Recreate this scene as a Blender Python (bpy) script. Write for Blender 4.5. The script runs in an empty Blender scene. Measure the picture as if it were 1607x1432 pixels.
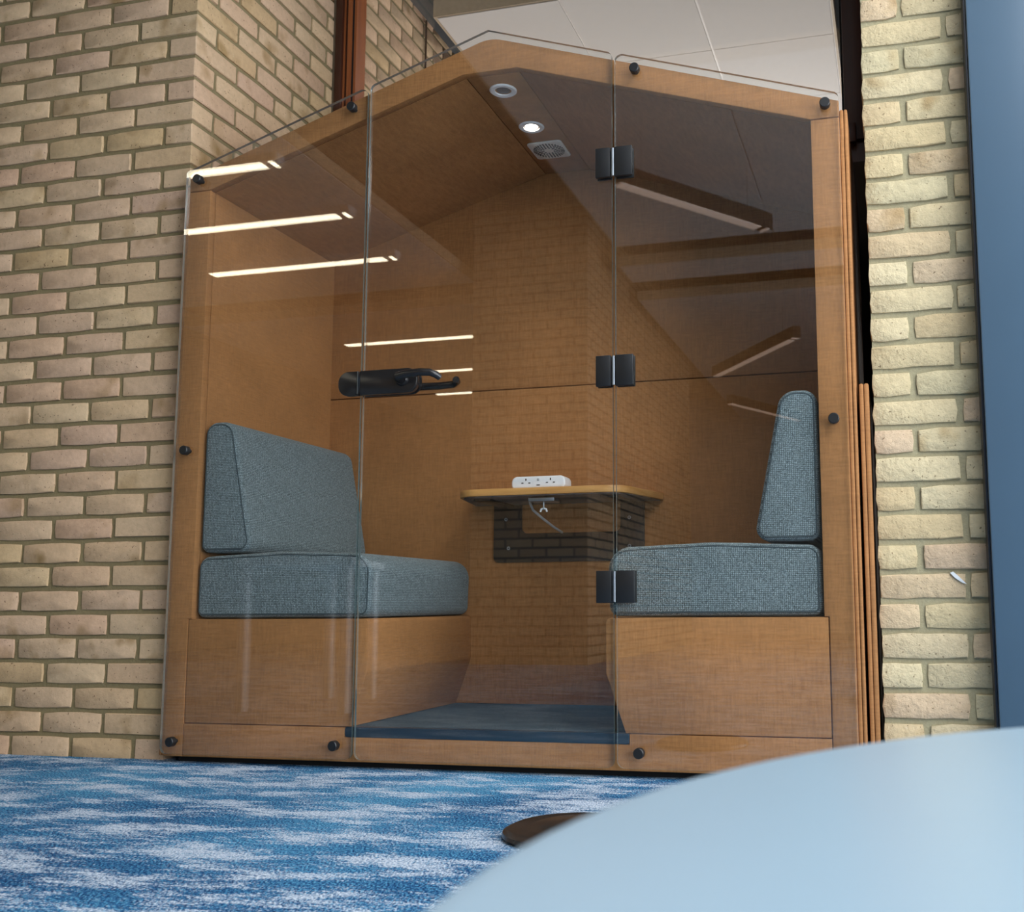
import bpy, bmesh, math, random
from mathutils import Vector, Matrix

random.seed(7)
scene = bpy.context.scene
col = scene.collection

# ------------------------------------------------------------------ camera
def make_camera():
    f, px, py = 1633.8, 1002.85, 750.28
    yaw, pit, rol = 0.2436, 0.1208, -0.0069
    cd = bpy.data.cameras.new('camera')
    cd.sensor_fit = 'HORIZONTAL'; cd.sensor_width = 36.0
    cd.lens = 36.0 * f / 1607.0
    cd.shift_x = (803.5 - px) / 1607.0
    cd.shift_y = (py - 716.0) / 1607.0
    cd.clip_start = 0.01
    cd.dof.use_dof = True; cd.dof.focus_distance = 3.0; cd.dof.aperture_fstop = 9.0
    ob = bpy.data.objects.new('camera', cd); col.objects.link(ob)
    cy, sy, cp, sp = math.cos(yaw), math.sin(yaw), math.cos(pit), math.sin(pit)
    fw = Vector((-sy, cy, 0)); rt = Vector((cy, sy, 0)); up = Vector((0, 0, 1))
    fw2 = fw * cp + up * sp; up2 = up * cp - fw * sp
    r = rt * math.cos(rol) + up2 * math.sin(rol); u = up2 * math.cos(rol) - rt * math.sin(rol)
    m = Matrix(((r.x, u.x, -fw2.x, 2.1302), (r.y, u.y, -fw2.y, -2.7), (r.z, u.z, -fw2.z, 0.4536), (0, 0, 0, 1)))
    ob.matrix_world = m
    scene.camera = ob
make_camera()

# ------------------------------------------------------------------ world, daylight, exposure
w = bpy.data.worlds.new('world'); scene.world = w; w.use_nodes = True
bg = w.node_tree.nodes['Background']
bg.inputs[0].default_value = (0.74, 0.87, 1.0, 1); bg.inputs[1].default_value = 1.6
vs = scene.view_settings
vs.view_transform = 'Standard'; vs.look = 'None'; vs.gamma = 1.0; vs.use_curve_mapping = False
vs.exposure = 0.0

def area_light(name, loc, rot, sx, sy, power, color):
    ld = bpy.data.lights.new(name, 'AREA'); ld.shape = 'RECTANGLE'; ld.size = sx; ld.size_y = sy
    ld.energy = power; ld.color = color
    o = bpy.data.objects.new(name, ld); col.objects.link(o); o.location = loc; o.rotation_euler = rot
    return o
# daylight falling in through the long window of the right-hand side wall
area_light('window_daylight', (5.36, -3.1, 1.45), (0, math.radians(90), 0), 2.3, 5.4, 290, (0.92, 0.96, 1.0))
# daylight from the rooflight between the ceiling rafts, in front of the pod and to the right
area_light('rooflight_daylight', (3.6, -2.5, 3.56), (0, 0, 0), 2.2, 3.6, 195, (0.92, 0.96, 1.0))
# area light added out of view to brighten the room beyond the screen
area_light('far_room_light', (1.5, 5.9, 1.8), (math.radians(-90), 0, 0), 4.5, 2.4, 520, (1.0, 0.92, 0.86))

# ------------------------------------------------------------------ materials
def lin(c):
    return tuple(((v / 255.0) / 12.92 if v / 255.0 <= 0.04045 else ((v / 255.0 + 0.055) / 1.055) ** 2.4) for v in c) + (1.0,)

class NT:
    def __init__(s, name):
        s.m = bpy.data.materials.new(name); s.m.use_nodes = True
        s.t = s.m.node_tree; s.b = s.t.nodes['Principled BSDF']; s.out = s.t.nodes['Material Output']
    def n(s, typ, **kw):
        nd = s.t.nodes.new(typ)
        for k, v in kw.items(): setattr(nd, k, v)
        return nd
    def l(s, a, b): s.t.links.new(a, b)
    def coord(s, kind='Object', scale=(1, 1, 1), loc=None):
        tc = s.n('ShaderNodeTexCoord'); mp = s.n('ShaderNodeMapping'); mp.inputs['Scale'].default_value = scale
        s.l(tc.outputs[kind], mp.inputs['Vector'])
        if loc is not None: s.l(loc, mp.inputs['Location'])
        return mp.outputs['Vector']
    def world(s, scale=(1, 1, 1)):
        g = s.n('ShaderNodeNewGeometry'); mp = s.n('ShaderNodeMapping'); mp.inputs['Scale'].default_value = scale
        s.l(g.outputs['Position'], mp.inputs['Vector']); return mp.outputs['Vector']
    def noise(s, vec, scale, detail=3, rough=0.55, out='Fac'):
        nd = s.n('ShaderNodeTexNoise'); nd.inputs['Scale'].default_value = scale
        nd.inputs['Detail'].default_value = detail; nd.inputs['Roughness'].default_value = rough
        s.l(vec, nd.inputs['Vector']); return nd.outputs[out]
    def ramp(s, fac, stops, interp='LINEAR'):
        r = s.n('ShaderNodeValToRGB'); r.color_ramp.interpolation = interp
        el = r.color_ramp.elements
        while len(el) < len(stops): el.new(0.5)
        for e, (p, c) in zip(el, stops): e.position = p; e.color = c
        s.l(fac, r.inputs['Fac']); return r.outputs['Color']
    def mix(s, fac, a, b, mode='MIX'):
        m = s.n('ShaderNodeMix', data_type='RGBA', blend_type=mode)
        for sock, v in ((m.inputs['Factor'], fac), (m.inputs[6], a), (m.inputs[7], b)):
            if hasattr(v, 'is_linked'): s.l(v, sock)
            else: sock.default_value = v
        return m.outputs[2]
    def math(s, op, a, b=None, clamp=False):
        m = s.n('ShaderNodeMath', operation=op); m.use_clamp = clamp
        for sock, v in ((m.inputs[0], a), (m.inputs[1], b)):
            if v is None: continue
            if hasattr(v, 'is_linked'): s.l(v, sock)
            else: sock.default_value = v
        return m.outputs[0]
    def bump(s, h, strength=0.3, dist=0.002):
        b = s.n('ShaderNodeBump'); b.inputs['Strength'].default_value = strength; b.inputs['Distance'].default_value = dist
        s.l(h, b.inputs['Height']); s.l(b.outputs['Normal'], s.b.inputs['Normal'])
    def base(s, v):
        if hasattr(v, 'is_linked'): s.l(v, s.b.inputs['Base Color'])
        else: s.b.inputs['Base Color'].default_value = v
    def set(s, **kw):
        for k, v in kw.items(): s.b.inputs[k].default_value = v
        return s

def grey(v): return (v, v, v, 1)

def plain(name, rgb, rough=0.5, metal=0.0, spec=0.5, var=0.06, scale=40):
    t = NT(name)
    v = t.coord('Object'); nz = t.noise(v, scale, 3)
    c = lin(rgb); d = tuple(x * (1 - var) for x in c[:3]) + (1,); e = tuple(min(1, x * (1 + var)) for x in c[:3]) + (1,)
    t.base(t.ramp(nz, [(0.3, d), (0.7, e)]))
    t.set(Roughness=rough, Metallic=metal)
    t.b.inputs['Specular IOR Level'].default_value = spec
    return t.m

def felt(name, rgb, grain=(9, 9, 1.2)):
    """woven tan upholstery: slubbed linen-like grain"""
    t = NT(name)
    v = t.world()
    a = t.noise(t.world((260, 260, 24)), 1.0, 2, 0.6)
    b = t.noise(t.world((24, 24, 260)), 1.0, 2, 0.6)
    big = t.noise(v, 5.0, 3, 0.5)
    th = t.math('MULTIPLY', t.math('ADD', a, b), 0.5)
    c = lin(rgb)
    lo = tuple(x * 0.80 for x in c[:3]) + (1,); hi = tuple(min(1, x * 1.16) for x in c[:3]) + (1,)
    colr = t.ramp(th, [(0.34, lo), (0.66, hi)])
    blot = t.ramp(big, [(0.3, grey(0.88)), (0.7, grey(1.06))])
    t.base(t.mix(1.0, colr, blot, 'MULTIPLY'))
    t.set(Roughness=0.85); t.b.inputs['Specular IOR Level'].default_value = 0.25
    t.bump(th, 0.25, 0.001)
    return t.m

def cushion_fabric():
    t = NT('grey_teal_weave')
    wv = t.coord('Object')
    # two crossed thread directions, jittered, give the chunky basket weave
    nz = t.noise(wv, 180, 2, 0.6, 'Color')
    jit = t.n('ShaderNodeVectorMath', operation='SCALE'); t.l(nz, jit.inputs[0]); jit.inputs['Scale'].default_value = 0.0016
    add = t.n('ShaderNodeVectorMath', operation='ADD'); t.l(wv, add.inputs[0]); t.l(jit.outputs[0], add.inputs[1])
    sep = t.n('ShaderNodeSeparateXYZ'); t.l(add.outputs[0], sep.inputs[0])
    k = 2 * math.pi / 0.0100
    sx = t.math('SINE', t.math('MULTIPLY', t.math('ADD', sep.outputs['X'], sep.outputs['Y']), k))
    sz = t.math('SINE', t.math('MULTIPLY', t.math('ADD', sep.outputs['Z'], t.math('MULTIPLY', sep.outputs['Y'], 0.0)), k))
    chk = t.math('GREATER_THAN', t.math('MULTIPLY', sx, sz), 0.0)
    ta = t.noise(t.coord('Object', (170, 170, 620)), 1.0, 2, 0.6)
    tb = t.noise(t.coord('Object', (620, 620, 170)), 1.0, 2, 0.6)
    th = t.math('ADD', t.math('MULTIPLY', ta, chk), t.math('MULTIPLY', tb, t.math('SUBTRACT', 1.0, chk)))
    edge = t.math('MULTIPLY', t.math('ABSOLUTE', sx), t.math('ABSOLUTE', sz))
    h = t.math('ADD', t.math('MULTIPLY', th, 0.72), t.math('MULTIPLY', t.math('POWER', edge, 0.5), 0.26))
    c = t.ramp(h, [(0.36, lin((32, 42, 45))), (0.52, lin((95, 110, 114))), (0.70, lin((166, 180, 184)))])
    t.base(c); t.set(Roughness=0.95); t.b.inputs['Specular IOR Level'].default_value = 0.15
    t.b.inputs['Sheen Weight'].default_value = 0.15
    t.bump(h, 0.5, 0.0015)
    return t.m

def brick_mat(name, hues, mottled=0.5):
    t = NT(name)
    oi = t.n('ShaderNodeObjectInfo')
    rnd = oi.outputs['Random']
    cmb = t.n('ShaderNodeCombineXYZ')
    t.l(t.math('MULTIPLY', rnd, 37.0), cmb.inputs[0]); t.l(t.math('MULTIPLY', rnd, 91.0), cmb.inputs[1]); t.l(t.math('MULTIPLY', rnd, 13.0), cmb.inputs[2])
    v = t.coord('Object', loc=cmb.outputs[0])
    n = len(hues)
    base = t.ramp(rnd, [((i + 0.5) / n, lin(h)) for i, h in enumerate(hues)])
    # broad kiln stains, usually an ochre smudge inside the brick
    st = t.noise(v, 9.0, 2, 0.5)
    stf = t.ramp(st, [(0.56, grey(0)), (0.74, grey(1))])
    r2 = t.math('FRACT', t.math('MULTIPLY', rnd, 17.3))
    stf2 = t.math('MULTIPLY', stf, t.ramp(r2, [(0.25, grey(0.15)), (0.85, grey(0.85))]))
    c1 = t.mix(stf2, base, lin((146, 116, 70)))
    fine = t.noise(v, 55, 4, 0.65)
    c2 = t.mix(0.55, c1, t.mix(1.0, c1, t.ramp(fine, [(0.25, grey(0.80)), (0.75, grey(1.18))]), 'MULTIPLY'))
    # small dark pits and pale lime flecks
    pit = t.noise(v, 130, 1, 0.5)
    c3 = t.mix(t.ramp(pit, [(0.71, grey(0)), (0.75, grey(0.7))]), c2, lin((92, 70, 46)))
    lime = t.noise(v, 26, 3, 0.7)
    c4 = t.mix(t.ramp(lime, [(0.70, grey(0)), (0.80, grey(0.55))]), c3, lin((222, 212, 192)))
    t.base(c4); t.set(Roughness=0.92); t.b.inputs['Specular IOR Level'].default_value = 0.2
    hgt = t.math('ADD', t.noise(v, 70, 4, 0.7), t.math('MULTIPLY', t.noise(v, 18, 2), 1.2))
    t.bump(hgt, mottled, 0.006)
    return t.m

def mortar_mat(name, rgb):
    t = NT(name); v = t.world()
    nz = t.noise(v, 160, 3, 0.7); big = t.noise(v, 8, 2)
    c = lin(rgb)
    t.base(t.mix(0.6, t.ramp(nz, [(0.3, tuple(x * 0.72 for x in c[:3]) + (1,)), (0.7, tuple(x * 1.2 for x in c[:3]) + (1,))]),
                 t.ramp(big, [(0.3, tuple(x * 0.85 for x in c[:3]) + (1,)), (0.7, tuple(x * 1.1 for x in c[:3]) + (1,))])))
    t.set(Roughness=0.95); t.bump(nz, 0.6, 0.003)
    return t.m

def brick_surface(name, c1, c2, mort, axes='XZ'):
    """procedural brickwork for surfaces the photograph only shows as a faint reflection, or not at all"""
    t = NT(name)
    g = t.n('ShaderNodeNewGeometry'); sep = t.n('ShaderNodeSeparateXYZ'); t.l(g.outputs['Position'], sep.inputs[0])
    cmb = t.n('ShaderNodeCombineXYZ')
    t.l(t.math('ADD', sep.outputs['X'], sep.outputs['Y']), cmb.inputs[0]); t.l(t.math('ADD', sep.outputs['Z'], 0.010), cmb.inputs[1])
    br = t.n('ShaderNodeTexBrick'); t.l(cmb.outputs[0], br.inputs['Vector'])
    br.inputs['Color1'].default_value = lin(c1); br.inputs['Color2'].default_value = lin(c2); br.inputs['Mortar'].default_value = lin(mort)
    br.inputs['Scale'].default_value = 1.0; br.inputs['Mortar Size'].default_value = 0.009
    br.inputs['Brick Width'].default_value = 0.225; br.inputs['Row Height'].default_value = 0.075
    t.base(br.outputs['Color']); t.set(Roughness=0.9)
    t.bump(br.outputs['Fac'], -0.4, 0.004)
    return t.m

def carpet():
    t = NT('blue_streaked_carpet')
    wv = t.world()
    warp = t.noise(wv, 2.2, 2, 0.5, 'Color')
    sc = t.n('ShaderNodeVectorMath', operation='SCALE'); t.l(warp, sc.inputs[0]); sc.inputs['Scale'].default_value = 0.10
    ad = t.n('ShaderNodeVectorMath', operation='ADD'); t.l(wv, ad.inputs[0]); t.l(sc.outputs[0], ad.inputs[1])
    mp = t.n('ShaderNodeMapping'); mp.inputs['Scale'].default_value = (4.0, 11.5, 1); t.l(ad.outputs[0], mp.inputs['Vector'])
    mp.inputs['Rotation'].default_value = (0, 0, math.radians(-5))
    patch = t.noise(mp.outputs['Vector'], 1.0, 4, 0.62)
    mp2 = t.n('ShaderNodeMapping'); mp2.inputs['Scale'].default_value = (22, 85, 1); t.l(wv, mp2.inputs['Vector'])
    streak = t.noise(mp2.outputs['Vector'], 1.0, 3, 0.7)
    loop = t.noise(t.world((1, 1, 1)), 170, 2, 0.8)
    loop2 = t.noise(t.world((1, 0.55, 1)), 260, 1, 0.7)
    s = t.math('ADD', t.math('ADD', patch, t.math('MULTIPLY', streak, 0.46)), t.math('MULTIPLY', loop, 0.70))
    s2 = t.math('MULTIPLY', t.math('SUBTRACT', s, 0.645), 1.0, True)
    fac = t.ramp(s2, [(0.43, grey(0)), (0.53, grey(1))])
    tone = t.noise(wv, 1.4, 3, 0.5)
    blue = t.ramp(t.math('ADD', t.math('MULTIPLY', tone, 0.35), t.math('MULTIPLY', loop2, 0.65)),
                  [(0.40, lin((14, 46, 86))), (0.50, lin((38, 92, 140))), (0.60, lin((96, 164, 200)))])
    white = t.ramp(loop2, [(0.38, lin((128, 154, 184))), (0.56, lin((206, 216, 228)))])
    t.base(t.mix(fac, blue, white)); t.set(Roughness=0.97); t.b.inputs['Specular IOR Level'].default_value = 0.1
    t.bump(t.math('ADD', loop, loop2), 0.8, 0.004)
    return t.m

def dark_carpet():
    t = NT('dark_slate_carpet'); wv = t.world()
    nz = t.noise(wv, 260, 3, 0.7); st = t.noise(t.world((14, 60, 1)), 1.0, 3)
    t.base(t.mix(t.math('MULTIPLY', st, 0.5), t.ramp(nz, [(0.3, lin((32, 42, 50))), (0.7, lin((104, 120, 126)))]), lin((30, 44, 54))))
    t.set(Roughness=0.95); t.bump(nz, 0.6, 0.003)
    return t.m

def glass(name, tint=(0.985, 0.99, 0.985)):
    """clear pane: straight transmission plus a Fresnel mirror, the same for every ray"""
    t = NT(name); t.t.nodes.remove(t.b)
    g = t.n('ShaderNodeNewGeometry')
    ior = t.math('ADD', t.math('MULTIPLY', g.outputs['Backfacing'], 1 / 1.5 - 1.5), 1.5)
    fr = t.n('ShaderNodeFresnel'); t.l(ior, fr.inputs['IOR'])
    tr = t.n('ShaderNodeBsdfTransparent'); tr.inputs[0].default_value = tint + (1,)
    gl = t.n('ShaderNodeBsdfGlossy'); gl.inputs['Roughness'].default_value = 0.0; gl.inputs['Color'].default_value = (1, 1, 1, 1)
    mx = t.n('ShaderNodeMixShader'); t.l(fr.outputs[0], mx.inputs[0]); t.l(tr.outputs[0], mx.inputs[1]); t.l(gl.outputs[0], mx.inputs[2])
    t.l(mx.outputs[0], t.out.inputs['Surface'])
    return t.m

def emit(name, rgb, strength):
    t = NT(name); t.b.inputs['Emission Color'].default_value = lin(rgb); t.b.inputs['Emission Strength'].default_value = strength
    t.base(lin((235, 235, 230))); return t.m

def wood(name, a, b, scale=(30, 30, 2.0), rough=0.45):
    t = NT(name)
    nz = t.noise(t.world(scale), 1.0, 4, 0.6)
    t.base(t.ramp(nz, [(0.3, lin(a)), (0.7, lin(b))])); t.set(Roughness=rough); t.bump(nz, 0.1, 0.001)
    return t.m

M = {}
M['felt'] = felt('tan_felt', (163, 114, 69))
M['felt_dark'] = felt('tan_felt_edge', (166, 116, 72))
M['fabric'] = cushion_fabric()
M['piping'] = plain('dark_teal_piping', (58, 72, 78), 0.9)
M['brick_left'] = brick_mat('brick_warm', [(202, 172, 140), (208, 178, 142), (198, 162, 134), (204, 174, 136), (200, 166, 140), (208, 180, 144), (194, 164, 122), (204, 172, 142)], 0.3)
M['brick_right'] = brick_mat('brick_daylit', [(202, 184, 146), (208, 192, 156), (198, 178, 138), (206, 180, 150), (200, 186, 150)], 0.8)  # mostly the left pier's brick, with daylight paleness put into the hues
M['mortar'] = mortar_mat('olive_mortar', (134, 120, 86))
M['mortar_right'] = mortar_mat('green_grey_mortar', (160, 151, 120))
M['brick_surface'] = brick_surface('brickwork', (198, 166, 128), (186, 150, 116), (92, 78, 58))
M['brick_wall'] = brick_surface('brickwork_wall', (204, 174, 140), (196, 162, 130), (134, 120, 86))
M['carpet'] = carpet()
M['dark_carpet'] = dark_carpet()
M['glass'] = glass('clear_glass')
M['edge'] = plain('polished_glass_edge', (104, 124, 124), 0.15, 0.0, 0.8)
M['edge'].node_tree.nodes['Principled BSDF'].inputs['Transmission Weight'].default_value = 0.6
M['black'] = plain('black_powder_coat', (20, 21, 23), 0.42)
M['gloss_black'] = plain('gloss_black_metal', (30, 28, 28), 0.25)
M['chrome'] = plain('brushed_steel', (150, 158, 166), 0.42, 1.0)
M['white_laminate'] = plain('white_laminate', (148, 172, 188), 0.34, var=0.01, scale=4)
M['white_metal'] = plain('white_metal', (225, 228, 230), 0.4)
M['white_plastic'] = plain('white_plastic', (232, 234, 236), 0.35, var=0.02)
M['vent'] = plain('grey_plastic', (230, 226, 216), 0.5)
M['ring'] = plain('pale_grey_ring', (238, 238, 238), 0.4)
M['dark_hole'] = plain('dark_opening', (22, 20, 19), 0.8)
M['lens_off'] = plain('dull_lens', (92, 92, 94), 0.25)
M['lamp'] = emit('lamp_glow', (255, 246, 232), 28)
M['strip'] = emit('strip_glow', (255, 244, 214), 15)
M['oak_edge'] = wood('oak_tabletop', (190, 134, 70), (214, 162, 94), (6, 6, 60))
M['table_under'] = plain('grey_underside', (92, 94, 100), 0.6)
M['red_wood'] = wood('reddish_hardwood', (52, 24, 12), (74, 36, 18))
M['red_wood_light'] = wood('orange_hardwood', (122, 64, 32), (146, 82, 42))
M['gasket'] = plain('black_gasket', (8, 8, 9), 0.8)
M['grey_board'] = plain('grey_brown_trim', (96, 84, 66), 0.8)
M['tile'] = plain('white_ceiling_tile', (226, 220, 214), 0.9, var=0.015, scale=30)
M['tile_edge'] = plain('raft_edge_trim', (190, 170, 142), 0.7)
M['tgrid'] = plain('pale_grid_bar', (222, 214, 206), 0.6)
M['soffit'] = plain('dark_grey_soffit', (70, 72, 74), 0.9, scale=3)
M['blue_paint'] = plain('slate_blue_paint', (72, 94, 112), 0.28, var=0.03, scale=2)
M['gap_shade'] = plain('dark_gap_shade', (16, 22, 32), 0.5)
M['wall_paint'] = plain('off_white_wall', (200, 196, 188), 0.9, scale=2)
M['shaded_wall'] = plain('shaded_low_wall', (46, 34, 26), 0.9, scale=3)  # dark colour carries the shadow behind and beside the pod
M['lamp_housing'] = plain('dark_bronze_housing', (44, 34, 28), 0.6)
M['diffuser_glow'] = emit('diffuser_added_glow', (255, 214, 186), 1.5)  # faint glow added so the dark lamps' undersides read lighter
M['navy_trim'] = plain('dark_blue_floor_trim', (28, 44, 58), 0.4)
M['bronze'] = plain('dark_glossy_metal', (44, 40, 38), 0.22, 0.0, var=0.3, scale=60)
M['wire'] = plain('grey_cable', (168, 170, 172), 0.4)

# ------------------------------------------------------------------ mesh helpers
def finish(bm, name, mat, parent=None, smooth=False):
    me = bpy.data.meshes.new(name)
    bmesh.ops.recalc_face_normals(bm, faces=bm.faces[:])
    bm.to_mesh(me); bm.free()
    for m in (mat if isinstance(mat, (list, tuple)) else [mat]): me.materials.append(m)
    if smooth:
        for p in me.polygons: p.use_smooth = True
        try: me.set_sharp_from_angle(angle=math.radians(38))
        except Exception: pass
    o = bpy.data.objects.new(name, me); col.objects.link(o)
    if parent is not None: o.parent = parent
    return o

def tag(o, label=None, cat=None, group=None, kind=None):
    for k, v in (('label', label), ('category', cat), ('group', group), ('kind', kind)):
        if v: o[k] = v
    return o

def thing(name, label, cat, loc=(0, 0, 0), group=None):
    o = bpy.data.objects.new(name, None); col.objects.link(o); o.location = loc
    o.empty_display_size = 0.1
    return tag(o, label, cat, group)

def off(o, parent):
    """keep world placement of a part whose mesh is in world coordinates"""
    o.location = -Vector(parent.location); return o

def b_box(bm, x0, x1, y0, y1, z0, z1, bev=0.0, seg=2):
    r = bmesh.ops.create_cube(bm, size=1.0)
    vs_ = r['verts']
    bmesh.ops.scale(bm, vec=(x1 - x0, y1 - y0, z1 - z0), verts=vs_)
    bmesh.ops.translate(bm, vec=((x0 + x1) / 2, (y0 + y1) / 2, (z0 + z1) / 2), verts=vs_)
    if bev > 0:
        es = list({e for v in vs_ for e in v.link_edges})
        bmesh.ops.bevel(bm, geom=es, offset=bev, segments=seg, profile=0.5, affect='EDGES')
    return bm

def box(name, x0, x1, y0, y1, z0, z1, mat, parent=None, bev=0.0, seg=2, smooth=None):
    bm = bmesh.new(); b_box(bm, x0, x1, y0, y1, z0, z1, bev, seg)
    o = finish(bm, name, mat, parent, bev > 0 if smooth is None else smooth)
    if parent is not None: off(o, parent)
    return o

def round_poly(pts, rad, seg=6):
    """rounded outline; rad is one number or a list"""
    n = len(pts); out = []
    for i, p in enumerate(pts):
        r = rad[i] if isinstance(rad, (list, tuple)) else rad
        p = Vector(p); a = Vector(pts[i - 1]); b = Vector(pts[(i + 1) % n])
        if r <= 0: out.append(tuple(p)); continue
        d1 = (a - p).normalized(); d2 = (b - p).normalized()
        ang = d1.angle(d2); t = min(r / math.tan(ang / 2), (a - p).length * 0.49, (b - p).length * 0.49)
        r = t * math.tan(ang / 2)
        s = p + d1 * t; e = p + d2 * t; c = p + (d1 + d2).normalized() * (r / math.sin(ang / 2))
        a0 = math.atan2(s.y - c.y, s.x - c.x); a1 = math.atan2(e.y - c.y, e.x - c.x)
        da = (a1 - a0 + math.pi) % (2 * math.pi) - math.pi
        for k in range(seg + 1):
            q = a0 + da * k / seg; out.append((c.x + r * math.cos(q), c.y + r * math.sin(q)))
    return out

def inset_poly(poly, d):
    n = len(poly); ar = sum(poly[i][0] * poly[(i + 1) % n][1] - poly[(i + 1) % n][0] * poly[i][1] for i in range(n))
    sg = 1 if ar > 0 else -1; out = []
    for i in range(n):
        a, p, b = Vector(poly[i - 1]), Vector(poly[i]), Vector(poly[(i + 1) % n])
        e1 = (p - a).normalized(); e2 = (b - p).normalized()
        n1 = Vector((-e1.y, e1.x)) * sg; n2 = Vector((-e2.y, e2.x)) * sg
        q = p + (n1 + n2) * (d / max(0.2, 1 + n1.dot(n2)))
        out.append((q.x, q.y))
    return out

def b_prism(bm, poly, d0, d1, axis='Y', bev=0.0, seg=2, cap_mat=0, side_mat=0):
    """extrude a 2-D outline with rounded rims. axis Y: outline is (x,z); axis Z: (x,y); axis X: (y,z)"""
    def P(a, b, d):
        return {'Y': (a, d, b), 'Z': (a, b, d), 'X': (d, a, b)}[axis]
    if bev > 0:
        half = []
        for k in range(seg + 1):
            t = math.pi / 2 * k / seg
            half.append((bev * (1 - math.sin(t)), bev * (1 - math.cos(t))))
        rows = [(i_, d0 + y_) for i_, y_ in half] + [(i_, d1 - y_) for i_, y_ in half[::-1]]
    else:
        rows = [(0.0, d0), (0.0, d1)]
    rings = [[bm.verts.new(P(a, b, d)) for a, b in (inset_poly(poly, i_) if i_ > 0 else poly)] for i_, d in rows]
    n = len(poly); f0 = bm.faces.new(rings[0]); f1 = bm.faces.new(rings[-1][::-1]); f0.material_index = f1.material_index = cap_mat
    for A_, B_ in zip(rings, rings[1:]):
        for i in range(n):
            f = bm.faces.new((A_[i], A_[(i + 1) % n], B_[(i + 1) % n], B_[i])); f.material_index = side_mat
    return bm

def prism(name, poly, d0, d1, mat, parent=None, axis='Y', bev=0.0, seg=2, smooth=None, cap_mat=0, side_mat=0):
    bm = bmesh.new(); b_prism(bm, poly, d0, d1, axis, bev, seg, cap_mat, side_mat)
    o = finish(bm, name, mat, parent, bev > 0 if smooth is None else smooth)
    if parent is not None: off(o, parent)
    return o

def b_tube(bm, pts, r, n=10, closed=False):
    pts = [Vector(p) for p in pts]; rings = []
    m = len(pts)
    rr = r if isinstance(r, (list, tuple)) else [r] * m
    nrm = None
    for i, p in enumerate(pts):
        a = pts[i - 1] if (i > 0 or closed) else p; b = pts[(i + 1) % m] if (i < m - 1 or closed) else p
        t = (b - a).normalized()
        if nrm is None:
            nrm = t.orthogonal().normalized()
        nrm = (nrm - t * nrm.dot(t)).normalized(); bi = t.cross(nrm)
        rings.append([bm.verts.new(p + (nrm * math.cos(2 * math.pi * k / n) + bi * math.sin(2 * math.pi * k / n)) * rr[i]) for k in range(n)])
    for i in range(m if closed else m - 1):
        A, B = rings[i], rings[(i + 1) % m]
        for k in range(n): bm.faces.new((A[k], A[(k + 1) % n], B[(k + 1) % n], B[k]))
    if not closed:
        bm.faces.new(rings[0][::-1]); bm.faces.new(rings[-1])
    return bm

def tube(name, pts, r, mat, parent=None, n=10, closed=False):
    bm = bmesh.new(); b_tube(bm, pts, r, n, closed)
    o = finish(bm, name, mat, parent, True)
    if parent is not None: off(o, parent)
    return o

def b_lathe(bm, prof, n=32, centre=(0, 0, 0), axis='Z'):
    """prof: (radius, height) list; closes ends at radius 0"""
    cx, cy, cz = centre; rings = []
    for r, h in prof:
        if r <= 1e-6:
            q = (0, 0, h)
            rings.append([q])
        else:
            rings.append([(r * math.cos(2 * math.pi * k / n), r * math.sin(2 * math.pi * k / n), h) for k in range(n)])
    def tr(q):
        x, y, z = q
        if axis == 'Y': x, y, z = x, z, y
        return bm.verts.new((cx + x, cy + y, cz + z))
    vr = [[tr(q) for q in ring] for ring in rings]
    for A, B in zip(vr, vr[1:]):
        if len(A) == 1 and len(B) == 1: continue
        for k in range(n):
            a0, a1 = (A[0], A[0]) if len(A) == 1 else (A[k], A[(k + 1) % n])
            b0, b1 = (B[0], B[0]) if len(B) == 1 else (B[k], B[(k + 1) % n])
            vsq = []
            for v in (a0, a1, b1, b0):
                if v not in vsq: vsq.append(v)
            if len(vsq) > 2: bm.faces.new(vsq)
    return bm

def lathe(name, prof, mat, parent=None, centre=(0, 0, 0), n=32, axis='Z'):
    bm = bmesh.new(); b_lathe(bm, prof, n, centre, axis)
    o = finish(bm, name, mat, parent, True)
    if parent is not None: off(o, parent)
    return o

def mesh_only(bm, name, mat, smooth=False):
    o = finish(bm, name, mat, None, smooth); me = o.data
    bpy.data.objects.remove(o); return me

def put(name, me, parent, loc, rotz=0.0):
    o = bpy.data.objects.new(name, me); col.objects.link(o); o.parent = parent
    o.location = Vector(loc) - Vector(parent.location); o.rotation_euler = (0, 0, rotz)
    return o

# ------------------------------------------------------------------ the room
YW = 0.059          # plane of the brick piers
XL, XR = -0.034, 2.077   # sides of the alcove
tag(box('floor', -5.2, 5.5, -13, 6.2, -0.1, 0.0, M['carpet']), kind='structure')
tag(box('ceiling', -5.2, 5.6, -13, 6.2, 3.62, 3.75, M['soffit']), kind='structure')
tag(box('wall_behind', -5.2, 5.6, -13.2, -13, 0, 3.62, M['wall_paint']), kind='structure')
tag(box('wall_side', -5.4, -5.2, -13, YW, 0, 3.62, M['wall_paint']), kind='structure')

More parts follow.
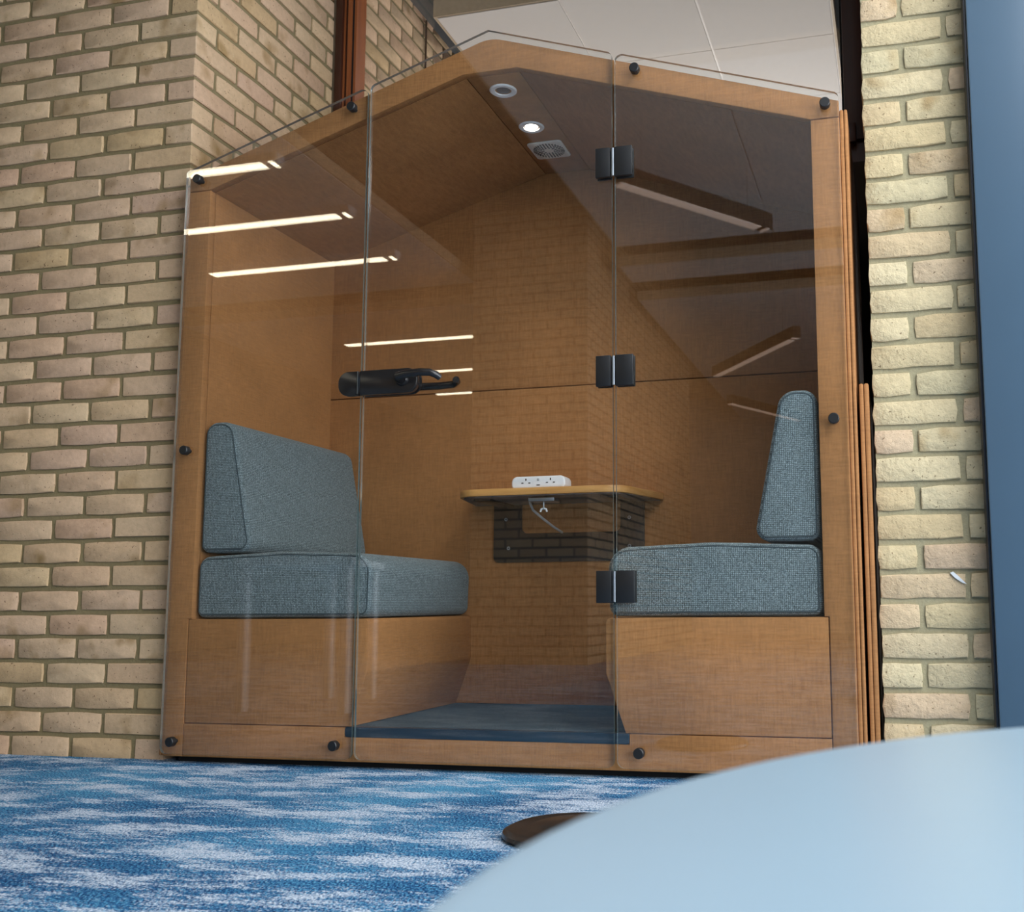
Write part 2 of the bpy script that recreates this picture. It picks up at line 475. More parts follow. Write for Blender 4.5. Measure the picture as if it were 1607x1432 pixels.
# side wall on the right with its long window
ws = tag(box('wall_window_side', 5.5, 5.7, -13, 0.3, 0, 0.25, M['wall_paint']), kind='structure')
box('wall_head', 5.5, 5.7, -13, 0.3, 2.65, 3.62, M['wall_paint'], ws)
box('wall_end', 5.5, 5.7, -13, -5.9, 0.25, 2.65, M['wall_paint'], ws)
box('wall_end', 5.5, 5.7, -0.3, 0.3, 0.25, 2.65, M['wall_paint'], ws)
rl = tag(box('window_3', 2.42, 2.5, -4.4, -0.6, 3.50, 3.62, M['white_metal']), kind='structure')
box('frame_side', 4.7, 4.78, -4.4, -0.6, 3.50, 3.62, M['white_metal'], rl)
box('frame_side', 2.5, 4.7, -4.4, -4.32, 3.50, 3.62, M['white_metal'], rl)
box('frame_side', 2.5, 4.7, -0.68, -0.6, 3.50, 3.62, M['white_metal'], rl)
wn = tag(box('window_2', 5.5, 5.6, -5.9, -0.3, 0.25, 0.30, M['white_metal']), kind='structure')
box('window_head', 5.5, 5.6, -5.9, -0.3, 2.58, 2.65, M['white_metal'], wn)
for i in range(5):
    y = -5.87 + i * 1.385
    box('mullion', 5.5, 5.58, y - 0.03, y + 0.03, 0.30, 2.58, M['white_metal'], wn)

# bricks -----------------------------------------------------------
def brick_mesh(name, L, mat, jit=0.0010, H=0.0615, W=0.1025):
    """front face (local -Y) with a worn, uneven arris; x centred, z from -H/2"""
    bm = bmesh.new()
    L -= 0.0035; nx = 5 if L > 0.15 else 4
    xs = [-L / 2 + L * i / (nx - 1) for i in range(nx)]
    per = [(x, -H / 2) for x in xs] + [(L / 2, 0)] + [(x, H / 2) for x in xs[::-1]] + [(-L / 2, 0)]
    J = lambda s: random.uniform(-s, s)
    c_ = 0.0045
    per = [p for i, p in enumerate(per)]
    def soft(a, b):
        if abs(abs(a) - L / 2) < 1e-6 and abs(b) > 1e-6: return (a - math.copysign(0.0016 + random.random() * 0.002, a), b - math.copysign(0.0016 + random.random() * 0.002, b))
        return (a, b)
    outer = [(a + J(jit), b + J(jit)) for a, b in (soft(*p) for p in per)]
    inner = [(a * (1 - 0.006 / L) + J(jit * 0.4), b * (1 - 0.006 / H) + J(jit * 0.4)) for a, b in outer]
    vb = [bm.verts.new((a, W, b)) for a, b in outer]
    vo = [bm.verts.new((a, 0.0019 + J(0.0005), b)) for a, b in outer]
    vi = [bm.verts.new((a, J(0.0006), b)) for a, b in inner]
    n = len(per)
    for A, B in ((vb, vo), (vo, vi)):
        for k in range(n): bm.faces.new((A[k], A[(k + 1) % n], B[(k + 1) % n], B[k]))
    c = bm.verts.new((J(0.02), J(0.0005), J(0.01)))
    for k in range(n): bm.faces.new((vi[k], vi[(k + 1) % n], c))
    me = mesh_only(bm, name, mat, True)
    return me

def corner_mesh(name, lx, ly, mat, H=0.0615):
    bm = bmesh.new(); b_box(bm, -lx / 2 + 0.002, lx / 2, 0, ly - 0.002, -H / 2, H / 2, 0.003, 1)
    for v in bm.verts: v.co += Vector((random.uniform(-1, 1) * 0.001, random.uniform(-1, 1) * 0.0008, random.uniform(-1, 1) * 0.0012))
    return mesh_only(bm, name, mat, True)

VL = [brick_mesh('brick', 0.215, M['brick_left']) for _ in range(7)]
VLh = [brick_mesh('brick', 0.1025, M['brick_left']) for _ in range(3)]
VC = [corner_mesh('brick', 0.215, 0.1025, M['brick_left']) for _ in range(3)]    # stretcher on the front, header on the return
VD = [corner_mesh('brick', 0.1025, 0.215, M['brick_left']) for _ in range(3)]    # header on the front, stretcher on the return
VR = [brick_mesh('brick', 0.215, M['brick_right'], 0.0018) for _ in range(7)]
VRh = [brick_mesh('brick', 0.1025, M['brick_right'], 0.0018) for _ in range(4)]
Z0 = -0.010; CO = 0.075
ch = random.choice
def jz(s=0.0012): return random.uniform(-s, s)

# left pier: front face and the return that runs back into the alcove
wl = tag(box('wall_left', -0.926, XL - 0.006, YW + 0.006, YW + 0.10, 0.0, 2.92, M['mortar']), kind='structure')
box('return_mortar', XL - 0.10, XL - 0.006, YW + 0.101, 0.90, 0.0, 2.915, M['mortar'], wl)
for k in range(39):
    zc = Z0 + CO * k + CO / 2
    if k % 2 == 1:
        put('brick', ch(VC), wl, (XL - 0.1075 + jz(), YW + jz(0.001), zc + jz()))
        x = XL - 0.225 - 0.1075; y = YW + 0.1025 + 0.010 + 0.1075
    else:
        put('brick', ch(VD), wl, (XL - 0.05125 + jz(), YW + jz(0.001), zc + jz()))
        x = XL - 0.1125 - 0.1075; y = YW + 0.225 + 0.1075
    xmin = -0.95
    while x > xmin:
        put('brick', ch(VL), wl, (x + jz(0.002), YW + jz(0.0015), zc + jz())); x -= 0.225
    if k >= 22:
        while y < 0.87:
            put('brick', ch(VL), wl, (XL + jz(0.001), y + jz(0.002), zc + jz()), math.pi / 2); y += 0.225
        if k % 2 == 1: put('brick', ch(VLh), wl, (XL + jz(0.001), 0.899, zc + jz()), math.pi / 2)
tag(box('wall_left_beyond', -5.2, -0.926, YW + 0.003, YW + 0.1, 0, 3.62, M['brick_wall']), kind='structure')
tag(box('wall_left_upper', -0.98, XL, YW, 0.86, 2.92, 3.62, M['brick_wall']), kind='structure')

# the same wall carries on behind the glazed screen, in the next room
wf = tag(box('wall_beyond_screen', XL - 0.10, XL - 0.006, 1.0, 6.0, 0.0, 3.32, M['mortar']), kind='structure')
for k in range(31, 45):
    zc = Z0 + CO * k + CO / 2
    y = 1.03 + (0.1125 if k % 2 else 0.0)
    while y < 2.35:
        put('brick', ch(VL), wf, (XL + jz(0.001), y + jz(0.002), zc + jz()), math.pi / 2); y += 0.225
tag(tube('conduit', [(XL + 0.004, 1.72, 2.3), (XL + 0.004, 1.72, 3.31)], 0.005, M['red_wood']), 'thin brown conduit running up the brick wall behind the glazed screen', 'conduit')

# right pier
wr = tag(box('wall_right', XR + 0.004, 2.60, YW + 0.007, YW + 0.11, 0.0, 2.45, M['mortar_right']), kind='structure')
ZR = 1.957 - 26 * CO
for k in range(32):
    zc = ZR + CO * k + CO / 2
    if k % 2 == 0:
        put('brick', ch(VR), wr, (XR + 0.1075 + jz(0.002), YW + jz(0.0015), zc + jz()))
        put('brick', ch(VR), wr, (XR + 0.3325 + jz(0.002), YW + jz(0.0015), zc + jz()))
    else:
        put('brick', ch(VRh), wr, (XR + 0.05125 + jz(), YW + jz(0.0015), zc + jz()))
        put('brick', ch(VR), wr, (XR + 0.22 + jz(0.002), YW + jz(0.0015), zc + jz()))
sf = prism('lime_scuff', [(2.254, 0.527), (2.262, 0.530), (2.276, 0.517), (2.294, 0.498), (2.283, 0.502), (2.266, 0.514)], YW - 0.0045, YW + 0.0005, M['white_metal'], wr)
tag(box('wall_right_beyond', 2.60, 5.5, YW, YW + 0.1, 0, 3.62, M['brick_wall']), kind='structure')
tag(box('wall_right_upper', XR, 2.60, YW, YW + 0.1, 2.45, 3.62, M['brick_wall']), kind='structure')
tag(box('wall_right_return', XR + 0.02, 2.6, YW + 0.115, 6.0, 0, 3.62, M['shaded_wall']), kind='structure')

# glazed screen above and behind the pod
sc_ = tag(box('window_1', XL, XR, 0.90, 0.98, 2.0, 2.075, M['red_wood']), kind='structure')
box('frame_cover', XL, XL + 0.012, 0.885, 0.97, 2.075, 3.32, M['grey_board'], sc_)
box('frame_stile', XL + 0.012, XL + 0.042, 0.88, 0.98, 2.075, 3.32, M['red_wood'], sc_, 0.003)
box('frame_bead', XL + 0.042, XL + 0.049, 0.895, 0.98, 2.075, 3.32, M['red_wood_light'], sc_)
box('frame_stile', XL + 0.049, XL + 0.062, 0.90, 0.98, 2.075, 3.32, M['red_wood'], sc_)
box('frame_bead', XL + 0.062, XL + 0.078, 0.89, 0.98, 2.075, 3.32, M['red_wood_light'], sc_)
box('gasket', XL + 0.078, XL + 0.086, 0.90, 0.975, 2.075, 3.32, M['gasket'], sc_)
box('frame_bead', XL + 0.086, XL + 0.096, 0.90, 0.975, 2.075, 3.32, M['red_wood_light'], sc_)
box('frame_stile', XR - 0.078, XR - 0.004, 0.88, 0.98, 2.075, 3.32, M['red_wood'], sc_, 0.003)
box('frame_bead', XR - 0.086, XR - 0.078, 0.90, 0.98, 2.075, 3.32, M['gasket'], sc_)
box('pane', XL + 0.09, XR - 0.08, 0.935, 0.943, 2.075, 3.32, M['glass'], sc_)
box('frame_latch', XR - 0.075, XR - 0.040, 0.862, 0.88, 2.06, 2.13, M['red_wood'], sc_, 0.003)
tag(box('wall_below_screen', XL, XR, 0.90, 1.0, 0, 2.0, M['shaded_wall']), kind='structure')
tag(box('wall_above_screen', XL - 0.1, XR + 0.02, 0.90, 1.0, 3.32, 3.62, M['soffit']), kind='structure')
tag(box('ceiling_beyond', XL - 0.12, 2.3, 1.0, 6.0, 3.32, 3.42, M['soffit']), kind='structure')

# ceiling rafts -----------------------------------------------------
def raft(label, x0, x1, y0, y1, zb, step=0.6, th=0.085, nx=None):
    t = thing('ceiling_raft', label, 'ceiling raft', ((x0 + x1) / 2, (y0 + y1) / 2, zb))
    box('tray', x0 + 0.012, x1 - 0.012, y0 + 0.012, y1 - 0.012, zb + 0.001, zb + th, M['tgrid'], t)
    for a in ((x0, x1, y0, y0 + 0.012), (x0, x1, y1 - 0.012, y1), (x0, x0 + 0.012, y0 + 0.012, y1 - 0.012), (x1 - 0.012, x1, y0 + 0.012, y1 - 0.012)):
        box('edge_trim', *a, zb, zb + th, M['tile_edge'], t)
    me = {}
    x = x0 + 0.012
    while x < x1 - 0.05:
        xe = min(x + step, x1 - 0.012); y = y0 + 0.012
        while y < y1 - 0.05:
            ye = min(y + step, y1 - 0.012); key = (round(xe - x, 3), round(ye - y, 3))
            if key not in me:
                bm = bmesh.new(); b_box(bm, -key[0] / 2 + 0.006, key[0] / 2 - 0.006, -key[1] / 2 + 0.002, key[1] / 2 - 0.002, 0, 0.016, 0.0, 1)
                me[key] = mesh_only(bm, 'tile', M['tile'])
            put('tile', me[key], t, ((x + xe) / 2, (y + ye) / 2, zb - 0.003)); y += step
        x += step
    return t
raft('white tiled ceiling raft seen above the pod through the glazed screen', 0.112, 1.93, 1.50, 4.6, 3.18)
raft('white ceiling raft over the lit lamps, reflected in the left glass panel', -4.6, -1.27, -5.3, -0.35, 3.18, 1.2)
raft('white ceiling raft over the room, reflected in the right glass panel', 0.10, 2.25, -4.75, -0.35, 3.18, 1.2)
raft('narrow white ceiling strip between dark gaps, reflected in the right glass panel', 0.0, 4.6, -5.65, -5.2, 3.18, 1.2)
raft('deep white ceiling raft furthest from the pod, reflected low in the right panel', -0.08, 4.6, -12.5, -6.17, 3.18, 1.2)
raft('white ceiling raft furthest from the pod on the lit lamp side', -4.6, -1.3, -12.5, -5.85, 3.18, 1.2)

# linear lamps ------------------------------------------------------
def bar_lamp(name, label, p0, p1, z, h, wd, lit, group):
    p0, p1 = Vector(p0 + (z,)), Vector(p1 + (z,)); c = (p0 + p1) / 2; d = p1 - p0; L = d.length
    t = thing(name, label, 'lamp', tuple(c), group); t.rotation_euler = (0, 0, math.atan2(d.y, d.x))
    bm = bmesh.new(); b_box(bm, -L / 2, L / 2, -wd / 2, wd / 2, 0.006, h, 0.002, 1); finish(bm, 'housing', M['lamp_housing' if not lit else 'white_metal'], t)
    bm = bmesh.new(); b_box(bm, -L / 2 + 0.015, L / 2 - 0.10, -wd / 2 + 0.006, wd / 2 - 0.006, 0.0, 0.008)
    finish(bm, 'diffuser', M['strip' if lit else 'diffuser_glow'], t)
    bm = bmesh.new(); b_box(bm, L / 2 - 0.05, L / 2 - 0.025, -wd / 2 + 0.006, wd / 2 - 0.006, 0.0, 0.008)
    finish(bm, 'end_diffuser', M['strip' if lit else 'diffuser_glow'], t)
    for s in (-0.35, 0.35):
        bm = bmesh.new(); b_tube(bm, [(s * L, 0, h - 0.002), (s * L, 0, 3.176 - z)], 0.003, 6); finish(bm, 'hanger', M['wire'], t)
    return t
ZL = 2.95
for (x0, x1, y, lab) in ((-2.75, -1.20, -2.29, 'lit linear lamp reflected topmost, at the corner of the left glass panel'),
                         (-2.75, -1.20, -3.10, 'lit linear lamp reflected second from the top in the left glass panel'),
                         (-2.86, -1.31, -3.94, 'lit linear lamp reflected third from the top, crossing the left glass joint'),
                         (-2.99, -1.40, -6.15, 'lit linear lamp reflected just above the black door handle'),
                         (-2.70, -1.20, -7.42, 'lit linear lamp reflected right beside the black door handle'),
                         (-3.16, -1.60, -8.56, 'lit linear lamp reflected lowest, just below the door handle')):
    bar_lamp('linear_lamp', lab, (x0, y), (x1, y), ZL, 0.06, 0.085, True, 'lit linear lamps behind the camera')
for (a, b, lab) in (((0.66, -2.71), (1.40, -3.69), 'dark-bodied bar lamp reflected topmost in the right glass panel'),
                    ((0.34, -7.83), (1.32, -6.42), 'dark-bodied bar lamp reflected rising to the right above the back cushion'),
                    ((0.25, -9.32), (0.95, -10.75), 'dark-bodied bar lamp reflected lowest, beside the right back cushion')):
    bar_lamp('bar_lamp', lab, a, b, 2.80, 0.11, 0.08, False, 'dark-bodied bar lamps behind the camera')

# brick pier and white desk behind the camera, seen only as reflections
tag(box('wall_pier', -1.13, -0.17, -9.0, -4.9, 0, 3.62, M['brick_surface']), kind='structure')
dk = thing('white_desk', 'white metal-legged desk reflected low in the left glass panel', 'desk', (-0.2, -1.7, 0))
prism('desk_top', [(-0.70, -1.33), (-0.14, -1.33), (-0.38, -2.08), (-0.70, -2.08)], 0.63, 0.665, M['white_metal'], dk, axis='Z', bev=0.004)
for lx, ly in ((-0.673, -1.355), (-0.18, -1.36), (-0.65, -2.03), (-0.42, -2.04)):
    box('leg', lx - 0.018, lx + 0.018, ly - 0.018, ly + 0.018, 0, 0.63, M['white_metal'], dk, 0.002)

# blue column
cl = thing('painted_column', 'tall slate-blue painted column beside the right brick pier', 'column', (2.6, 0, 0))
box('face_panel', 2.3505, 2.90, -0.02, 0.05, 0, 3.62, M['blue_paint'], cl, 0.004)
box('gap_strip', 2.3435, 2.3515, -0.008, 0.05, 0, 3.62, M['gap_shade'], cl, 0.002)  # dark strip stands in for the shaded gap between brick and column

# ------------------------------------------------------------------ the meeting pod
pod = thing('meeting_pod', 'tan felt gabled meeting pod with clear glass front between brick piers', 'meeting pod', (1.009, 0.4, 0))
W = 2.0174; MID = W / 2; E = 1.8128; A = 2.1401
YF, YB = 0.016, 0.76           # frame face, inner back wall
F = M['felt']
def gz(x, e=E, a=A): return e + (a - e) * (1 - abs(x - MID) / MID)
IN = [(0.077, 1.753), (0.924, 2.02), (1.094, 2.02), (1.940, 1.753)]   # inner roof profile
oz = lambda x: gz(x) - 0.014
YFB = 0.045
# front frame: two posts, two rafters, one apron
prism('post', [(0.001, 0.018), (0.0645, 0.018), (0.0645, 0.4185), (0.077, 0.4185), (0.077, 1.752), (0.001, 1.752)], YF, YFB, F, pod, bev=0.004)
prism('post', [(2.016, 0.018), (2.016, 1.752), (1.940, 1.752), (1.940, 0.4185), (1.9525, 0.4185), (1.9525, 0.018)], YF, YFB, F, pod, bev=0.004)
prism('gable_frame', [(0.001, 1.754), (0.077, 1.754), (0.924, 2.02), (1.094, 2.02), (1.940, 1.754), (2.016, 1.754), (2.016, oz(2.016))] +
      round_poly([(2.016, oz(2.016)), (MID, oz(MID)), (0.001, oz(0.001))], [0, 0.12, 0], 8)[1:-1] + [(0.001, oz(0.001))], YF, YFB, F, pod, bev=0.004)
prism('apron', [(0.066, 0.018), (1.951, 0.018), (1.951, 0.113), (1.424, 0.113), (1.424, 0.086), (0.592, 0.086), (0.592, 0.113), (0.066, 0.113)], YF, YFB, F, pod, bev=0.003)
prism('threshold', round_poly([(0.593, 0.0865), (1.423, 0.0865), (1.423, 0.114), (0.593, 0.114)], 0.006, 3), YF + 0.001, YFB, M['navy_trim'], pod, bev=0.001)
# shell
box('side_wall', 0.030, 0.077, YFB, YB, 0.113, 1.753, F, pod)
box('side_wall', 1.940, 1.987, YFB, YB, 0.113, 1.753, F, pod)
prism('back_panel', [(0.030, 0.113), (1.987, 0.113), (1.987, 1.2235), (0.030, 1.2235)], YB, YB + 0.04, F, pod, bev=0.004)
prism('back_panel', [(0.030, 1.2265), (1.987, 1.2265), (1.987, 1.753), (1.094, 2.02), (0.924, 2.02), (0.030, 1.753)], YB, YB + 0.04, F, pod, bev=0.004)
prism('roof_slope', [(0.030, 1.754), (0.078, 1.754), (0.924, 2.021), (0.924, 2.06), (0.030, 1.785)], YFB, YB + 0.04, F, pod)
prism('roof_slope', [(1.987, 1.754), (1.939, 1.754), (1.094, 2.021), (1.094, 2.06), (1.987, 1.785)], YFB, YB + 0.04, F, pod)
box('ridge_panel', 0.926, 1.092, YFB, YB + 0.04, 2.020, 2.045, F, pod, 0.003)
# outer padded side panels, each with its stitched seam
for s, xo in ((1, 0.0), (-1, W)):
    X = lambda v: xo + s * v
    for a, b in ((-0.0200, -0.0110), (-0.0102, 0.0005)):
        x0, x1 = sorted((X(a), X(b)))
        box('outer_side', x0, x1, 0.022, 0.83, 0.018, 1.775, M['felt_dark'], pod, 0.004)
box('floor_pan', 0.030, 1.987, YFB, YB + 0.04, 0.06, 0.1125, M['dark_carpet'], pod)
box('plinth', 0.03, 1.987, 0.05, 0.78, 0.0, 0.06, M['gasket'], pod)
# benches
bl = [(0.0665, 0.1145), (0.604, 0.1145), (0.658, 0.270), (0.658, 0.418), (0.0665, 0.418)]
bl = round_poly(bl, [0, 0, 0.03, 0.014, 0], 5)
prism('bench_base', bl, YF + 0.001, YB - 0.001, F, pod, bev=0.005)
prism('bench_base', [(W - x, z) for x, z in bl[::-1]], YF + 0.001, YB - 0.001, F, pod, bev=0.005)

# glass panels ------------------------------------------------------
GM = [M['glass'], M['edge']]
g1, g2 = 0.6275, 1.3906
def pane(name, pts, rad):
    return prism(name, round_poly(pts, rad, 6), 0.0, 0.010, GM, pod, smooth=False, cap_mat=0, side_mat=1)
gb = 0.0265
gl_left = pane('fixed_glass', [(0, gb), (g1 - 0.004, gb), (g1 - 0.004, gz(g1 - 0.004)), (0, E)], [0.02, 0.02, 0.02, 0.012])
gl_door = pane('glass_door', [(g1 + 0.004, gb), (g2 - 0.004, gb), (g2 - 0.004, gz(g2)), (MID, A), (g1 + 0.004, gz(g1))], [0.02, 0.02, 0.02, 0.0, 0.02])
gl_right = pane('fixed_glass', [(g2 + 0.004, gb), (W, gb), (W, E), (g2 + 0.004, gz(g2 + 0.004))], [0.02, 0.02, 0.02, 0.02])
def sub(o, parent):
    o.parent = parent; o.location = (0, 0, 0); return o
def cap(parent, x, z):
    o = lathe('standoff_cap', [(0, -0.018), (0.0122, -0.018), (0.0140, -0.0162), (0.0142, 0.0), (0.006, 0.0002), (0.006, YF + 0.001)], M['black'], None, (x, 0, z), 24, 'Y')
    sub(o, parent)
for x, z in ((0.049, 1.781), (0.575, 1.952), (0.046, 0.925), (0.044, 0.063), (0.573, 0.065)): cap(gl_left, x, z)
for x, z in ((1.456, 1.954), (1.981, 1.783), (1.980, 0.926), (1.456, 0.068), (1.977, 0.066)): cap(gl_right, x, z)
# hinges
for zc in (1.686, 1.089, 0.500):
    for x0, x1 in ((1.341, g2 - 0.007), (g2 + 0.006, 1.447)):
        box('hinge_leaf', x0, x1, -0.011, -0.0005, zc - 0.043, zc + 0.043, M['black'], pod, 0.002)
        box('hinge_leaf', x0, x1, 0.0105, 0.018, zc - 0.043, zc + 0.043, M['black'], pod, 0.002)
    tube('hinge_knuckle', [(g2, -0.004, zc - 0.040), (g2, -0.004, zc + 0.041)], 0.0055, M['chrome'], pod, 12)
# door handle
hz0, hz1 = 1.060, 1.131; hm = (hz0 + hz1) / 2
keep = prism('strike_box', round_poly([(0.563, hz0), (g1 - 0.002, hz0), (g1 - 0.002, hz1), (0.563, hz1)], [0.034, 0.001, 0.001, 0.034], 8), -0.022, -0.0005, M['gloss_black'], None, bev=0.003); sub(keep, gl_left)
o = box('strike_edge', g1 - 0.0018, g1 - 0.0002, -0.0245, 0.012, hz0 + 0.003, hz1 - 0.001, M['chrome']); sub(o, gl_left)
o = box('latch_bolt', g1 - 0.0001, g1 + 0.004, -0.014, 0.002, hm - 0.022, hm + 0.020, M['chrome']); sub(o, gl_door)
pl = [(g1 + 0.005, hz0), (0.812, hz0), (0.812, hz1), (g1 + 0.005, hz1)]
o = prism('lock_case', round_poly(pl, [0.002, 0.030, 0.030, 0.002], 8), -0.024, -0.0005, M['gloss_black'], None, bev=0.003); sub(o, gl_door)
o = prism('lock_case', round_poly(pl, [0.002, 0.030, 0.030, 0.002], 8), 0.0105, 0.0158, M['gloss_black'], None, bev=0.002); sub(o, gl_door)
hx = 0.768
o = lathe('rose', [(0, -0.034), (0.016, -0.034), (0.018, -0.030), (0.020, -0.0235)], M['gloss_black'], None, (hx, 0, hm + 0.002), 24, 'Y'); sub(o, gl_door)
def lever(pts, r, nm='lever'):
    o = tube(nm, pts, r, M['gloss_black'], None, 14); sub(o, gl_door)
lever([(hx, -0.030, hm), (hx, -0.050, hm + 0.001), (hx + 0.006, -0.062, hm + 0.003), (hx + 0.03, -0.066, hm + 0.007), (hx + 0.075, -0.066, hm + 0.010), (hx + 0.105, -0.064, hm + 0.008), (hx + 0.120, -0.056, hm + 0.002), (hx + 0.126, -0.046, hm - 0.004)],
      [0.012, 0.012, 0.0125, 0.012, 0.011, 0.0105, 0.010, 0.0095])
lever([(hx, 0.018, hm), (hx, 0.055, hm - 0.002), (hx + 0.01, 0.066, hm - 0.002), (hx + 0.07, 0.070, hm - 0.002), (hx + 0.118, 0.070, hm), (hx + 0.132, 0.062, hm + 0.006), (hx + 0.134, 0.048, hm + 0.009)],
      [0.011, 0.011, 0.0115, 0.011, 0.0105, 0.010, 0.0105])

# ceiling fittings ---------------------------------------------------
def ring_light(y, lit):
    t = lathe('downlight', [(0.024, 0.004), (0.026, -0.003), (0.038, -0.004), (0.042, -0.001), (0.042, 0.003)], M['ring'], pod, (1.005, y, 2.0195), 36)
    l = lathe('lens', [(0, -0.0005), (0.012, -0.0008), (0.0245, 0.001), (0.0245, 0.003)], M['lamp' if lit else 'lens_off'], None, (1.005, y, 2.0195), 28)
    sub(l, t)
    return t
ring_light(0.136, False); ring_light(0.390, True)
ld = bpy.data.lights.new('downlight_beam', 'SPOT'); ld.energy = 8; ld.spot_size = math.radians(84); ld.spot_blend = 0.75; ld.color = (1.0, 0.88, 0.72); ld.shadow_soft_size = 0.025
lo = bpy.data.objects.new('downlight_beam', ld); col.objects.link(lo); lo.location = (1.005, 0.39, 2.012)
gr = prism('vent_grille', round_poly([(0.945, 0.500), (1.068, 0.500), (1.068, 0.628), (0.945, 0.628)], 0.014, 5), 2.014, 2.0198, M['vent'], pod, axis='Z', bev=0.002)
bm = bmesh.new()
for ri, cnt in ((0.020, 10), (0.028, 16), (0.036, 20), (0.044, 26), (0.051, 30)):
    for k in range(cnt):
        a = 2 * math.pi * (k + 0.5 * (cnt % 4 == 0)) / cnt
        b_box(bm, -0.0034, 0.0034, -0.0021, 0.0021, 2.0130, 2.0142)
        bm.verts.ensure_lookup_table(); vv = bm.verts[-8:]
        bmesh.ops.transform(bm, matrix=Matrix.Translation((1.0065 + ri * math.cos(a), 0.564 + ri * math.sin(a), 0)) @ Matrix.Rotation(a, 4, 'Z'), verts=vv)
ho = finish(bm, 'air_slots', M['dark_hole'], gr); ho.location = (0, 0, 0); ho['kind'] = 'stuff'

# ------------------------------------------------------------------ cushions
def cushion(name, label, prof, y0, y1, mirror, group):
    """padded block: outline in x,z, soft at every edge, piped round the end facing the glass"""
    if mirror: prof = [(W - x, z) for x, z in prof[::-1]]
    cx = sum(x for x, z in prof) / len(prof); z0 = min(z for x, z in prof)
    t = thing(name, label, 'cushion', (cx, (y0 + y1) / 2, z0), group)
    bm = bmesh.new(); b_prism(bm, prof, y0, y1, 'Y', 0.016, 5)
    o = finish(bm, 'padding', M['fabric'], t, True); off(o, t)
    # seam runs just inside the front edge
    pc = Vector((cx, sum(z for x, z in prof) / len(prof)))
    pts = []
    for x, z in prof:
        pts.append((x, y0 + 0.006, z))
    ins = []
    n = len(prof)
    for i in range(n):
        p = Vector(prof[i]); a = Vector(prof[i - 1]); b = Vector(prof[(i + 1) % n])
        d = (b - a).normalized(); nn = Vector((-d.y, d.x))
        if (pc - p).dot(nn) < 0: nn = -nn
        q = p + nn * 0.010
        ins.append((q.x, y0 + 0.0012, q.y))
    tube('piping', ins, 0.0021, M['piping'], t, 6, True)
    return t
seat = round_poly([(0.081, 0.4215), (0.652, 0.4215), (0.658, 0.606), (0.37, 0.6165), (0.081, 0.604)], [0.024, 0.028, 0.062, 0.5, 0.036], 9)
back = round_poly([(0.082, 0.6165), (0.258, 0.6165), (0.180, 1.016), (0.082, 1.016)], [0.026, 0.034, 0.048, 0.038], 8)
cushion('seat_cushion', 'grey woven seat cushion on the left bench, near the door handle side', seat, 0.030, 0.745, False, 'grey pod cushions')
cushion('seat_cushion', 'grey woven seat cushion on the right bench, behind the lowest hinge', seat, 0.030, 0.745, True, 'grey pod cushions')
cushion('back_cushion', 'wedge-shaped grey back cushion against the left pod wall', back, 0.034, 0.745, False, 'grey pod cushions')
cushion('back_cushion', 'wedge-shaped grey back cushion at the right post, seen end on', back, 0.034, 0.745, True, 'grey pod cushions')

# ------------------------------------------------------------------ wall table with socket unit
wt = thing('wall_table', 'small rounded oak-edged table on a black bracket at the pod back wall', 'table', (1.009, 0.6, 0.6))
top = round_poly([(0.660, 0.758), (0.728, 0.455), (1.290, 0.455), (1.358, 0.758)], [0.004, 0.085, 0.085, 0.004], 10)
prism('tabletop', top, 0.8075, 0.830, M['oak_edge'], wt, axis='Z', bev=0.002)
prism('underside', round_poly([(0.672, 0.756), (0.738, 0.465), (1.280, 0.465), (1.346, 0.756)], [0.004, 0.078, 0.078, 0.004], 10), 0.8045, 0.8074, M['table_under'], wt, axis='Z')
U = [(0.740, 0.602), (1.290, 0.602), (1.290, 0.8044), (1.205, 0.8044), (1.205, 0.703), (0.845, 0.703), (0.845, 0.8044), (0.740, 0.8044)]
prism('bracket_plate', round_poly(U, [0.02, 0.02, 0, 0, 0.02, 0.02, 0, 0], 5), 0.752, 0.7595, M['black'], wt, bev=0.001)
for x in (0.79, 1.23): box('bracket_arm', x - 0.03, x + 0.03, 0.52, 0.752, 0.798, 0.8044, M['black'], wt, 0.001)
for x, z in ((0.787, 0.754), (0.797, 0.652), (1.237, 0.750), (1.237, 0.652)):
    lathe('bolt', [(0.0022, -0.0032), (0.0062, -0.003), (0.0066, 0.0)], M['chrome'], wt, (x, 0.752, z), 12, 'Y')
pm = thing('power_module', 'white rounded power socket unit clamped to the oak table front', 'socket', (1.0, 0.5, 0.8305))
sx0, sx1 = 0.912, 1.095
prism('body', round_poly([(sx0, 0.8305), (sx1, 0.8305), (sx1, 0.869), (sx0, 0.869)], [0.010, 0.010, 0.018, 0.022], 7), 0.475, 0.545, M['white_plastic'], pm, bev=0.005, seg=3)
for x in (0.962, 1.046):
    for dx, dz, a, b in ((0, 0.858, 0.002, 0.0035), (-0.012, 0.847, 0.0035, 0.0016), (0.012, 0.847, 0.0035, 0.0016)):
        box('pin_slot', x + dx - a, x + dx + a, 0.4742, 0.476, dz - b, dz + b, M['dark_hole'], pm)
box('switch', 1.000, 1.008, 0.4735, 0.476, 0.853, 0.861, M['wire'], pm, 0.001)
box('usb_port', 0.998, 1.010, 0.4742, 0.476, 0.838, 0.841, M['dark_hole'], pm)
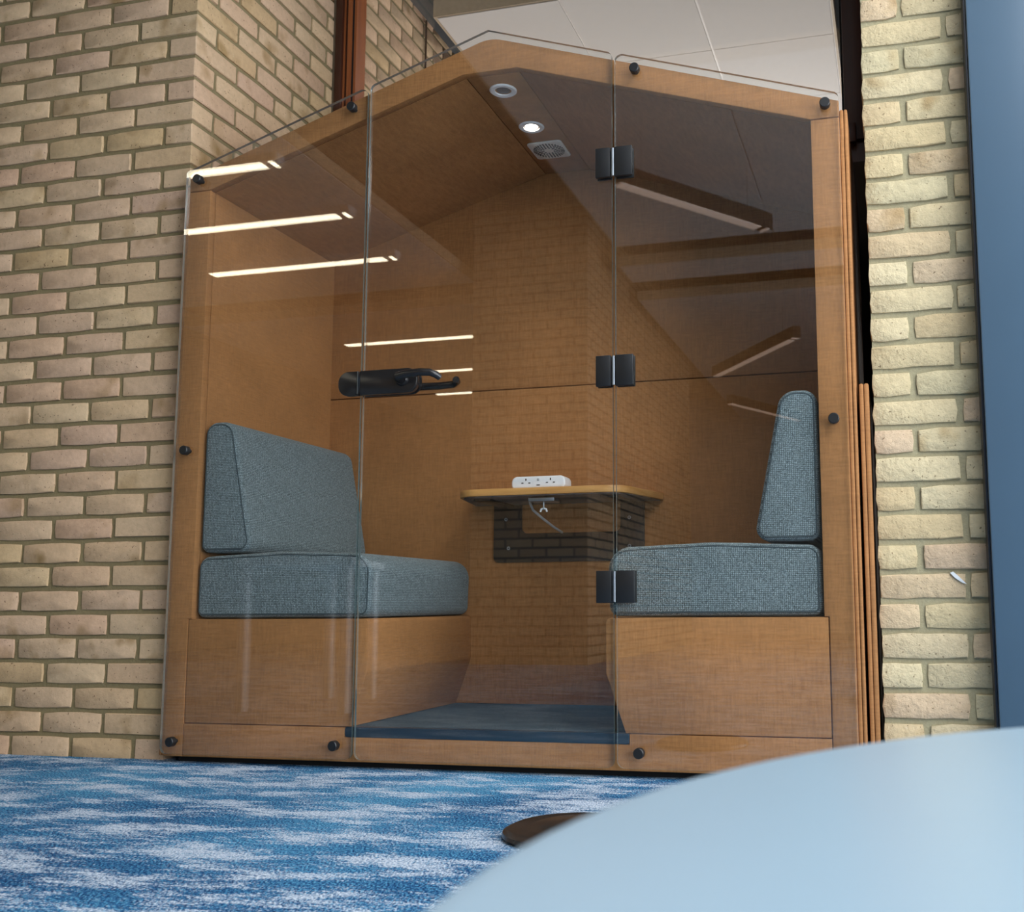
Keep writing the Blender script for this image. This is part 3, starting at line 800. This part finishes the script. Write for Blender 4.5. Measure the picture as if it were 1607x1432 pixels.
box('clamp_plate', 0.972, 1.060, 0.47, 0.53, 0.786, 0.7975, M['chrome'], pm, 0.002)
tube('clamp_screw', [(1.018, 0.49, 0.786), (1.018, 0.49, 0.760)], 0.0028, M['chrome'], pm, 10)
for s in (-1, 1): tube('wing', [(1.018, 0.49, 0.765), (1.018 + s * 0.008, 0.49, 0.762), (1.018 + s * 0.011, 0.49, 0.753)], [0.002, 0.0035, 0.003], M['white_plastic'], pm, 8)
tube('cable', [(0.958, 0.52, 0.804), (0.957, 0.53, 0.785), (0.960, 0.55, 0.765), (0.975, 0.60, 0.742), (0.992, 0.68, 0.715), (1.0, 0.735, 0.703)], 0.0042, M['wire'], pm, 10)

# ------------------------------------------------------------------ spare panel in the gap, white table, dark base
fp = thing('felt_panel', 'narrow tan felt panel standing on edge between pod and right brick pier', 'panel', (2.056, 0.3, 0))
box('padded_half', 2.0445, 2.0560, 0.040, 0.60, 0.0, 1.024, M['felt_dark'], fp, 0.004)
box('padded_half', 2.0567, 2.0690, 0.040, 0.60, 0.0, 1.024, M['felt_dark'], fp, 0.004)

rt = thing('round_table', 'low round white table cutting across the near right corner', 'table', (2.505, -2.40, 0))
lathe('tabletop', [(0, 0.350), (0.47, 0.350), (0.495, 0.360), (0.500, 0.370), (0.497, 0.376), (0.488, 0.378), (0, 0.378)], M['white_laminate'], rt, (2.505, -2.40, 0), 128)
lathe('column', [(0.035, 0.012), (0.035, 0.350)], M['white_metal'], rt, (2.505, -2.40, 0), 24)
lathe('base_plate', [(0, 0.0), (0.24, 0.0), (0.24, 0.008), (0.05, 0.014), (0, 0.014)], M['white_metal'], rt, (2.505, -2.40, 0), 48)

db = lathe('floor_disc', [(0, 0.0), (0.142, 0.0), (0.150, 0.006), (0.148, 0.013), (0.132, 0.020), (0.124, 0.018), (0.108, 0.023), (0.098, 0.020), (0.075, 0.027), (0, 0.031)], M['bronze'], None, (0, 0, 0), 48)
db.location = (1.496, -0.668, 0.0)
tag(db, 'dark glossy metal disc lying on the blue carpet behind the white table', 'floor disc')
